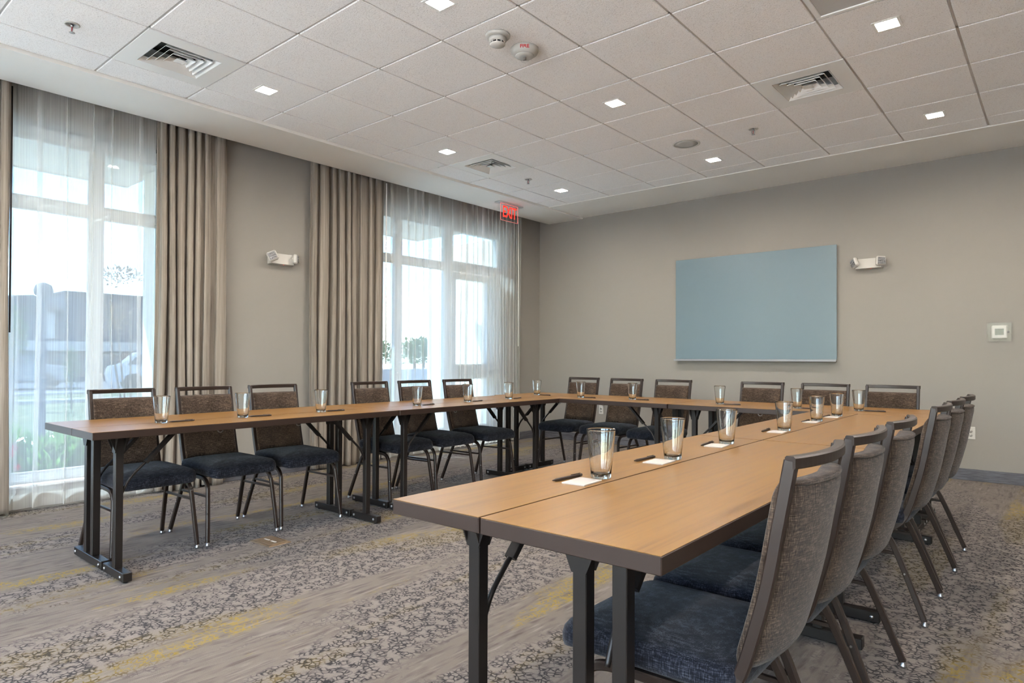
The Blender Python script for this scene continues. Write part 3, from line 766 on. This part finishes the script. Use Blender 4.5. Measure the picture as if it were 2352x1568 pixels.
MB().lathe([(.047, -.058), (.044, -.064), (.030, -.070), (.008, -.072)], 32).build('cap', 'plastic', r)
r = thing('fire_strobe', 'round white ceiling fire strobe with red FIRE lettering', 'fire alarm', (-2.585, 3.165, ZC))
MB().lathe([(.088, -.002), (.088, -.018), (.080, -.034), (.060, -.046), (.058, -.046)], 40).build('housing', 'plastic', r)
MB().lathe([(.060, -.044), (.056, -.052), (.030, -.056)], 40).build('faceplate', 'plastic', r)
MB().lathe([(.028, -.054), (.028, -.060), (.024, -.078), (.012, -.086), (.003, -.087)], 24).build('lens', 'acrylic', r)
mb = MB(); mb.box(-.010, .010, -.004, .004, -.075, -.056); mb.build('flash_tube', 'chrome', r)
me = text_mesh('FIRE', .026, .0006, 'fire_text', .0009); me.materials.append(M['red'])
to = link('lettering', me, r)
# text faces the camera side: lies on the sloped flank pointing away from the near face
d2 = Vector((2.585, -3.165, 0)).normalized()       # toward camera
nrm = (d2 * 1.0 + Vector((0, 0, -.55))).normalized()
xr = Vector((0, 0, 1)).cross(nrm).normalized(); yu = nrm.cross(xr)
mm = Matrix((xr, yu, nrm)).transposed().to_4x4(); mm.translation = d2 * .0845 + Vector((0, 0, -.0235))
to.matrix_local = mm @ Matrix.Diagonal((1.2, 1, 1, 1))
r = thing('ceiling_speaker', 'round flush ceiling speaker near the back wall', 'speaker', (-2.60, 5.50, ZC))
MB().lathe([(.122, -.002), (.122, -.005), (.112, -.009), (.104, -.008), (.104, -.002)], 40).build('ring', 'plastic', r)
MB().lathe([(.104, -.0055), (.06, -.008), (.002, -.009)], 40).build('grille', 'plastic', r)

# ------------------------------------------------------------------ exit sign
ex = thing('exit_sign', 'red edge-lit EXIT sign on clear panel hanging from the ceiling border', 'exit sign', (-5.28, 6.175, ZS))
MB().cbox(-.045, .045, -.225, .225, -.010, 0, .002).build('canopy', 'alu', ex)
pan = MB().cbox(-.003, .003, -.165, .165, -.215, -.008, .001).build('panel', 'acrylic', ex)
mb = MB(); 
for (a, b, c_, d_) in ((-.165, .165, -.217, -.2145), (-.165, -.1628, -.2145, -.010), (.1628, .165, -.2145, -.010), (-.165, .165, -.013, -.010)): mb.box(-.0035, .0035, a, b, c_, d_)
mb.build('glowing_edge', 'rededge', pan)
me = text_mesh('EXIT', .180, .0012, 'exit_text', .0028); me.materials.append(M['redglow'])
to = link('lettering', me, pan)
mm = Matrix(((0, 0, 1), (1, 0, 0), (0, 1, 0))).to_4x4()
to.matrix_local = Matrix.Translation((.0055, 0, -.112)) @ mm @ Matrix.Diagonal((.72, 1.10, 1, 1))

# ------------------------------------------------------------------ wall items
def emergency(name_lab, loc, rotz, heads):
    r = thing('emergency_light', name_lab, 'emergency light', loc, rotz, 'twin-head emergency lights')   # local: +y out of wall, x along wall
    mb = MB(); mb.add([(-.125, 0, -.055), (.125, 0, -.055), (.125, 0, .055), (-.125, 0, .055), (-.118, .062, -.05), (.118, .062, -.05), (.118, .045, .05), (-.118, .045, .05)],
                      [(0, 1, 2, 3), (7, 6, 5, 4), (0, 4, 5, 1), (1, 5, 6, 2), (2, 6, 7, 3), (3, 7, 4, 0)])
    mb.build('body', 'plastic', r)
    MB().lathe([(.003, -.053), (.003, -.056)], 10, -.02, .04).build('indicator', 'redled', r)
    for (x, ry, rz, rx) in heads:
        hd = MB(); hd.cbox(-.046, .046, -.012, .030, -.046, .046, .012)
        mt = Matrix.Translation((x, .07, .012)) @ Matrix.Rotation(rz, 4, 'Z') @ Matrix.Rotation(rx, 4, 'X') @ Matrix.Rotation(ry, 4, 'Y')
        hd.xf(mt); h = hd.build('lamp_head', 'plastic', r)
        ln = MB()
        ln.cbox(-.036, .036, .0295, .032, -.036, .036, .001); ln.xf(mt); ln.build('lens', 'plastic2', h)
        ld = MB()
        for a in range(4):
            for b in range(3):
                s0 = len(ld.v); ld.lathe([(.0075, 0), (.0055, .006), (.001, .007)], 8); ld.xf(Matrix.Translation((-.026 + a * .0173, .032, -.022 + b * .022)) @ Matrix.Rotation(-PI / 2, 4, 'X'), s0)
        ld.xf(mt); ld.build('led', 'chrome', h)
        st = MB().lathe([(.016, 0), (.016, .045)], 12); st.xf(Matrix.Translation((x, .03, .012)) @ Matrix.Rotation(-PI / 2, 4, 'X')); st.build('swivel', 'plastic', r)
emergency('white twin-head emergency light on the window wall between the drapes', (XL, 3.36, 2.075), -PI / 2, [(.112, .45, -.55, .15), (-.118, .1, .95, .0)])
emergency('white twin-head emergency light on the back wall right of the board', (-1.52, YB, 2.112), PI, [(.115, .35, -.85, -.15), (-.112, -.05, .55, .0)])
r = thing('glass_board', 'pale blue-grey glass marker board on the back wall', 'marker board', (-2.737, YB, 1.735))
MB().cbox(-.914, .914, -.032, -.026, -.605, .605, .001).build('panel', 'board', r)
MB().box(-.88, .88, -.026, 0, -.56, .57).build('mount', 'plastic2', r)
mb = MB(); mb.cbox(-.918, .918, -.075, -.020, -.625, -.617, .002); mb.box(-.918, .918, -.077, -.074, -.627, -.606); mb.build('tray', 'tray', r)
r = thing('thermostat', 'white thermostat in clear locking guard on the back wall', 'thermostat', (-.452, YB, 1.385))
MB().cbox(-.058, .058, -.028, 0, -.060, .062, .008).build('body', 'plastic', r)
MB().box(-.033, .033, -.0295, -.028, -.026, .032).build('screen', 'lcd', r)
mb = MB(); a, b, dpt, tt = .090, .086, -.075, .003
mb.box(-a, a, dpt, dpt + tt, -b, b); mb.box(-a, a, dpt + tt, 0, -b, -b + tt); mb.box(-a, a, dpt + tt, 0, b - tt, b); mb.box(-a, -a + tt, dpt + tt, 0, -b + tt, b - tt); mb.box(a - tt, a, dpt + tt, 0, -b + tt, b - tt)
gd = mb.build('guard', 'acrylic', r)
b = MB().lathe([(.009, 0), (.009, .012)], 14); b.xf(Matrix.Translation((.068, dpt, .0)) @ Matrix.Rotation(PI / 2, 4, 'X')); b.build('lock', 'chrome', gd)
mb = MB(); mb.cbox(-.096, .096, -.006, 0, -.092, .092, .002); mb.build('back_plate', 'acrylic', r)
def outlet(x, z, lab):
    r = thing('wall_outlet', lab, 'outlet', (x, YB, z), 0, 'duplex wall outlets')
    p = MB().cbox(-.036, .036, -.006, 0, -.059, .059, .003).build('cover_plate', 'plastic', r)
    for s in (-1, 1):
        q = MB().lathe([(.0165, 0), (.0165, .002)], 20); q.xf(Matrix.Translation((0, -.006, s * .0195)) @ Matrix.Rotation(PI / 2, 4, 'X')); q = q.build('socket', 'plastic', r)
        mb = MB(); mb.box(-.0075, -.0055, -.0085, -.0079, s * .0195 - .001, s * .0195 + .008); mb.box(.0055, .0075, -.0085, -.0079, s * .0195 - .001, s * .0195 + .007); mb.box(-.0022, .0022, -.0085, -.0079, s * .0195 - .010, s * .0195 - .006)
        mb.build('slot', 'dark', q)
outlet(-.672, .445, 'white duplex wall outlet at right, behind the far right-hand chairs')
outlet(-4.745, .445, 'white duplex wall outlet low on back wall between first chairs')
# floor box
r = thing('floor_box', 'bronze floor power box lid in the carpet by window-side tables', 'floor box', (-3.705, 2.10, 0), math.radians(2))
MB().cbox(-.108, .108, -.074, .074, -.002, .005, .002).build('flange', 'brassplate', r)
MB().cbox(-.088, .088, -.058, .058, .005, .008, .001).build('lid', 'brassplate', r)
mb = MB(); mb.box(-.06, -.012, -.006, .006, .008, .0095); mb.build('label_plate', 'plastic', r)
mb = MB(); mb.box(.012, .06, -.006, .006, .008, .0095); mb.build('label_plate', 'plastic', r)

# ------------------------------------------------------------------ outside
M['concrete'] = flat('exterior_concrete', srgb(226, 222, 216), .9)
M['asphalt'] = flat('asphalt', srgb(70, 72, 78), .9)
t = NT('lawn'); M['lawn'] = t.done(t.principled(t.ramp(t.noise(t.coords((3, 3, 3)), 2, 4), [(.35, srgb(52, 66, 30)), (.7, srgb(104, 100, 64))]), .9))
M['stucco'] = flat('exterior_stucco', srgb(214, 204, 186), .9)
M['canopy'] = flat('canopy_metal', srgb(176, 166, 152), .6)
M['bluegrey'] = flat('shade_blue_siding', srgb(36, 44, 60), .8)  # backlit, hazy blue shade put into the siding colour
M['roof'] = flat('dark_roof', srgb(26, 32, 44), .8)
M['palewall'] = flat('pale_panel', srgb(130, 130, 128), .7)
M['brick'] = flat('brick_wall', srgb(90, 58, 46), .85)
M['win_dark'] = flat('dark_glazing', srgb(44, 54, 68), .1)
M['bark'] = flat('bark', srgb(92, 84, 76), .9)
def leafmat(name, c, tr=.5):
    t = NT(name); p = t.principled(c, .45); tl = t.n('ShaderNodeBsdfTranslucent'); tl.inputs[0].default_value = c
    mx = t.n('ShaderNodeMixShader'); mx.inputs[0].default_value = tr; t.l(p, mx.inputs[1]); t.l(tl.outputs[0], mx.inputs[2]); return t.done(mx.outputs[0])
M['leafg'] = leafmat('green_leaves', srgb(64, 92, 42))
M['leafs'] = leafmat('bright_shrub_leaves', srgb(112, 156, 74))
M['leafp'] = flat('pale_autumn_leaves', srgb(112, 92, 72), .6)
M['pink'] = flat('pink_petals', srgb(226, 66, 108), .6)
M['carpaint'] = flat('white_car_paint', srgb(150, 154, 160), .25)
M['carpaint2'] = flat('silver_car_paint', srgb(90, 96, 104), .25)
M['tyre'] = flat('tyre_rubber', srgb(28, 28, 30), .9)
ZG = -.15
struct('ground', MB().box(-120, XL - TH, -60, 110, ZG - .3, ZG).box(XL - TH, 40, -60, YN - .2, ZG - .3, ZG), 'concrete', label='pale paving and ground outside the windows')
o = MB().box(-60, -21, -40, 90, ZG, ZG + .012).build('parking_lot', 'asphalt'); tag(o, 'grey parking lot beyond the near window', 'parking lot', None, 'structure')
for (x0, x1, lab) in ((-25.2, -24.9, 'pale concrete kerb beyond the lawn strip'), (-20.9, -20.6, 'pale concrete kerb along the near edge of parking lot')):
    o = MB().cbox(x0, x1, -30, 60, ZG, ZG + .14, .03).build('kerb', 'palewall'); tag(o, lab, 'kerb', None, 'structure')
o = MB().box(-24.9, -21.0, -30, 60, ZG + .012, ZG + .05).build('lawn_strip', 'lawn'); tag(o, 'dry green grass strip beside the parking lot', 'grass', None, 'structure')
o = MB().box(-20.6, -12.6, -30, 60, ZG, ZG + .03).build('lawn', 'lawn'); tag(o, 'sunlit grass area outside the near window', 'grass', None, 'structure')
def canopy(lab, y0, y1):
    r = thing('canopy', lab, 'canopy', (-6.05, (y0 + y1) / 2, 2.80), 0, 'window canopies'); h = (y1 - y0) / 2
    MB().box(-1.0, 0, -h, h, 0, .05).build('deck', 'canopy', r)
    MB().cbox(-1.02, -.97, -h, h, -.005, .20, .004).build('fascia', 'canopy', r)
    n = int((y1 - y0) / .6)
    for k in range(n + 1):
        yy = -h + .04 + (2 * h - .08) * k / n
        MB().box(-.97, 0, yy - .02, yy + .02, .05, .18).build('rib', 'canopy', r)
canopy('beige canopy outside over the near window', -.5, 2.45)
canopy('beige canopy outside over the far window', 4.3, 6.24)
# wing wall returns beside the windows
for (ya, yb_, lab, x1) in ((2.36, 2.62, 'sunlit stucco pier outside right of near window', -6.42), (6.74, 7.0, 'sunlit stucco pier outside right of glazed door', -7.4)):
    o = MB().cbox(x1, XL - TH - .012, ya, yb_, ZG, 2.79, .01).build('stucco_pier', 'stucco'); tag(o, lab, 'pier', 'stucco piers')
# leaf clusters
def leaves(rnd, n, cen, rad, size, droop=0.0, narrow=.35):
    mb = MB()
    for _ in range(n):
        while True:
            p = Vector((rnd.uniform(-1, 1), rnd.uniform(-1, 1), rnd.uniform(-1, 1)))
            if p.length < 1: break
        p = p * (0.55 + .45 * rnd.random())
        c = Vector((cen[0] + p.x * rad[0], cen[1] + p.y * rad[1], cen[2] + p.z * rad[2]))
        d = (Vector((p.x, p.y, p.z + .8 - droop)) + Vector((rnd.uniform(-.6, .6), rnd.uniform(-.6, .6), rnd.uniform(-.4, .4)))).normalized()
        s_ = d.cross(Vector((rnd.uniform(-1, 1), rnd.uniform(-1, 1), rnd.uniform(-1, 1)))).normalized(); L = size * rnd.uniform(.7, 1.3); nn = d.cross(s_)
        a = c + d * L * .5 + nn * L * .06
        mb.add([c, a + s_ * L * narrow * .5, c + d * L, a - s_ * L * narrow * .5], [(0, 1, 2), (0, 2, 3)])
    return mb
labs = ('green leafy shrub with pink flowers outside at the left edge', 'green leafy shrub outside near window, second from left', 'green leafy shrub outside near window, middle of the hedge', 'green leafy shrub outside near window beside the stucco pier')
for k, y in enumerate((1.50, 1.80, 2.08, 2.36)):
    rnd = random.Random(20 + k); r = thing('shrub', labs[k], 'shrub', (-7.25 + .1 * (k % 2), y - .02, ZG), 0, 'hedge shrubs outside')
    h = (.66, .50, .56, .52)[k]
    o = leaves(rnd, 620, (0, 0, h * .52), (.24, .19, h * .52), .12).build('foliage', 'leafs', r); o['kind'] = 'stuff'
    mb = MB()
    for q in range(5): mb.sweep([(rnd.uniform(-.05, .05), rnd.uniform(-.05, .05), 0), (rnd.uniform(-.14, .14), rnd.uniform(-.12, .12), h * .7)], csec(.006, 6), (1, 0, 0))
    mb.build('stem', 'bark', r)
    if k == 0:
        for (a, b, c_) in ((.30, .035, .43), (.31, .075, .315), (.28, .06, .48)):
            fl = MB()
            for q in range(6):
                an = q * PI / 3; fl.add([(0, 0, 0), (.01, .022 * math.cos(an - .35), .022 * math.sin(an - .35)), (.006, .034 * math.cos(an), .034 * math.sin(an)), (.01, .022 * math.cos(an + .35), .022 * math.sin(an + .35))], [(0, 1, 2, 3)])
            fl.xf(Matrix.Translation((a, b, c_))); fl.build('flower', 'pink', r)
def tree(lab, loc, h, trunks, crown, mat, n, size):
    rnd = random.Random(int(h * 100)); r = thing('tree', lab, 'tree', loc, 0, 'small trees outside')
    for (bx, by, tx, ty, tz) in trunks:
        MB().sweep(catmull([(bx, by, 0), ((bx + tx) / 2 + .03, (by + ty) / 2 - .02, tz * .5), (tx, ty, tz)], 5), csec(.018, 7), (1, 0, 0), True).build('trunk', 'bark', r)
    for (cx_, cy_, cz_, rx, ry, rz_) in crown:
        o = leaves(rnd, n, (cx_, cy_, cz_), (rx, ry, rz_), size, .3, .5).build('foliage', mat, r); o['kind'] = 'stuff'
tree('slender multi-stem tree with sparse autumn leaves outside near window', (-14, 4.85, ZG), 2.9, [(0, .05, .1, -.18, 1.9), (.02, .1, 0, .1, 2.2), (0, 0, -.1, -.35, 2.5)], [(0, -.18, 2.05, .35, .32, .42), (0, -.15, 2.85, .4, .55, .22)], 'leafp', 260, .07)
tree('narrow upright young tree on the grass outside near window', (-18, 5.08, ZG), 1.7, [(0, 0, 0, 0, 1.4)], [(0, 0, 1.0, .2, .19, .62)], 'leafg', 420, .06)
tree('leafy green tree outside at the left edge of near window', (-18, 3.95, ZG), 2.6, [(0, 0, 0, .02, 1.8)], [(0, 0, 1.75, .4, .3, .75)], 'leafg', 520, .09)
r = thing('light_post', 'short grey light post with round head outside near window', 'light post', (-12.0, 3.0, ZG))
MB().lathe([(.07, 0), (.07, .04), (.045, .06), (.045, 2.15), (.055, 2.17)], 16).build('pole', 'bluegrey', r)
MB().lathe([(.06, 2.17), (.12, 2.24), (.13, 2.30), (.10, 2.38), (.02, 2.42)], 18).build('lamp_head', 'roof', r)
# cars
def car(lab, loc, rot, mat):
    r = thing('parked_car', lab, 'car', loc, rot, 'parked cars outside')
    prof = [(-2.15, .35), (-2.2, .62), (-2.1, .92), (-1.75, 1.0), (-1.25, 1.45), (.35, 1.48), (1.05, 1.0), (1.95, .86), (2.18, .62), (2.15, .35)]
    def slab(w0, w1, pr):
        n = len(pr); vs = [(x, w0, z) for x, z in pr] + [(x, w1, z) for x, z in pr]
        return vs, [tuple(range(n)), tuple(range(2 * n - 1, n - 1, -1))] + [(k, n + k, n + (k + 1) % n, (k + 1) % n) for k in range(n)]
    mb = MB(); mb.add(*slab(-.88, .88, prof)); mb.build('body', mat, r)
    for s in (-1, 1):
        w0, w1 = (s * .875, s * .89)
        MB().add(*slab(w0, w1, [(-1.55, 1.0), (-1.15, 1.38), (-.35, 1.40), (-.35, 1.0)])).build('side_window', 'win_dark', r)
        MB().add(*slab(w0, w1, [(-.28, 1.0), (-.28, 1.40), (.30, 1.40), (.88, 1.0)])).build('side_window', 'win_dark', r)
        for x in (-1.35, 1.35):
            wl_ = MB().lathe([(.2, -.1), (.33, -.1), (.34, 0), (.33, .1), (.2, .1)], 20); wl_.xf(Matrix.Translation((x, s * .80, .335)) @ Matrix.Rotation(PI / 2, 4, 'X')); wl_.build('wheel', 'tyre', r)
    MB().add([(.42, -.8, 1.43), (.42, .8, 1.43), (1.02, .84, 1.03), (1.02, -.84, 1.03)], [(0, 1, 2, 3)]).xf(Matrix.Translation((.02, 0, .02))).build('windscreen', 'win_dark', r)
car('silver car parked outside, seen at left of near window', (-31.2, 6.6, ZG + .012), math.radians(70), 'carpaint2')
car('white car parked outside, seen behind the slender tree', (-27.0, 11.0, ZG + .012), math.radians(75), 'carpaint')
# building across the lot
r = thing('building', 'one-storey building in painted-on blue shade across the parking lot', 'building', (-40, 10.9, ZG))
MB().box(-8, 0, 0, 14, 0, 4.6).build('flat_block', 'bluegrey', r)
MB().cbox(-8.1, .12, -.05, 14.1, 4.6, 4.75, .03).build('parapet', 'roof', r)
MB().box(-8, -.2, -9, 0, 0, 3.7).build('gable_block', 'bluegrey', r)
mb = MB(); mb.add([(-8.3, -9, 3.7), (.1, -9, 3.7), (.1, .0, 3.7), (-8.3, 0, 3.7), (-8.3, -1.35, 4.42), (.1, -1.35, 4.42)], [(0, 1, 2, 3), (1, 2, 5), (0, 4, 3), (0, 1, 5, 4), (2, 3, 4, 5)])
mb.build('roof', 'roof', r)
for (a, b) in ((-1.12, -.94), (-.72, -.36)): MB().box(-.2, -.14, a, b, 2.25, 3.65).build('panel', 'palewall', r)
MB().box(-.2, .35, -9, 14, 1.60, 2.10).build('awning_band', 'palewall', r)
for k in range(9): MB().box(-.2 if k < 4 else 0, .06, -3.6 + k * 1.05 + (.2 if k > 3 else 0), -2.75 + k * 1.05 + (.2 if k > 3 else 0), .3, 1.5).build('window', 'win_dark', r)
MB().box(0, .08, 2.6, 3.3, .1, 1.6).build('brick_panel', 'brick', r)
# distant tree line beyond the far window
rnd = random.Random(99)
for k in range(6):
    r = thing('distant_tree', '%s round tree in the hazy distant tree line beyond the far window' % ORD[k], 'tree', (-62 - 3 * (k % 2), 46 + k * 4.2, ZG), 0, 'distant tree line')
    o = leaves(rnd, 420, (0, 0, 2.2), (2.6, 2.6, 1.9), .5, .3, .6).build('foliage', 'leafg', r); o['kind'] = 'stuff'
    MB().lathe([(.2, 0), (.14, 2.4)], 8).build('trunk', 'bark', r)
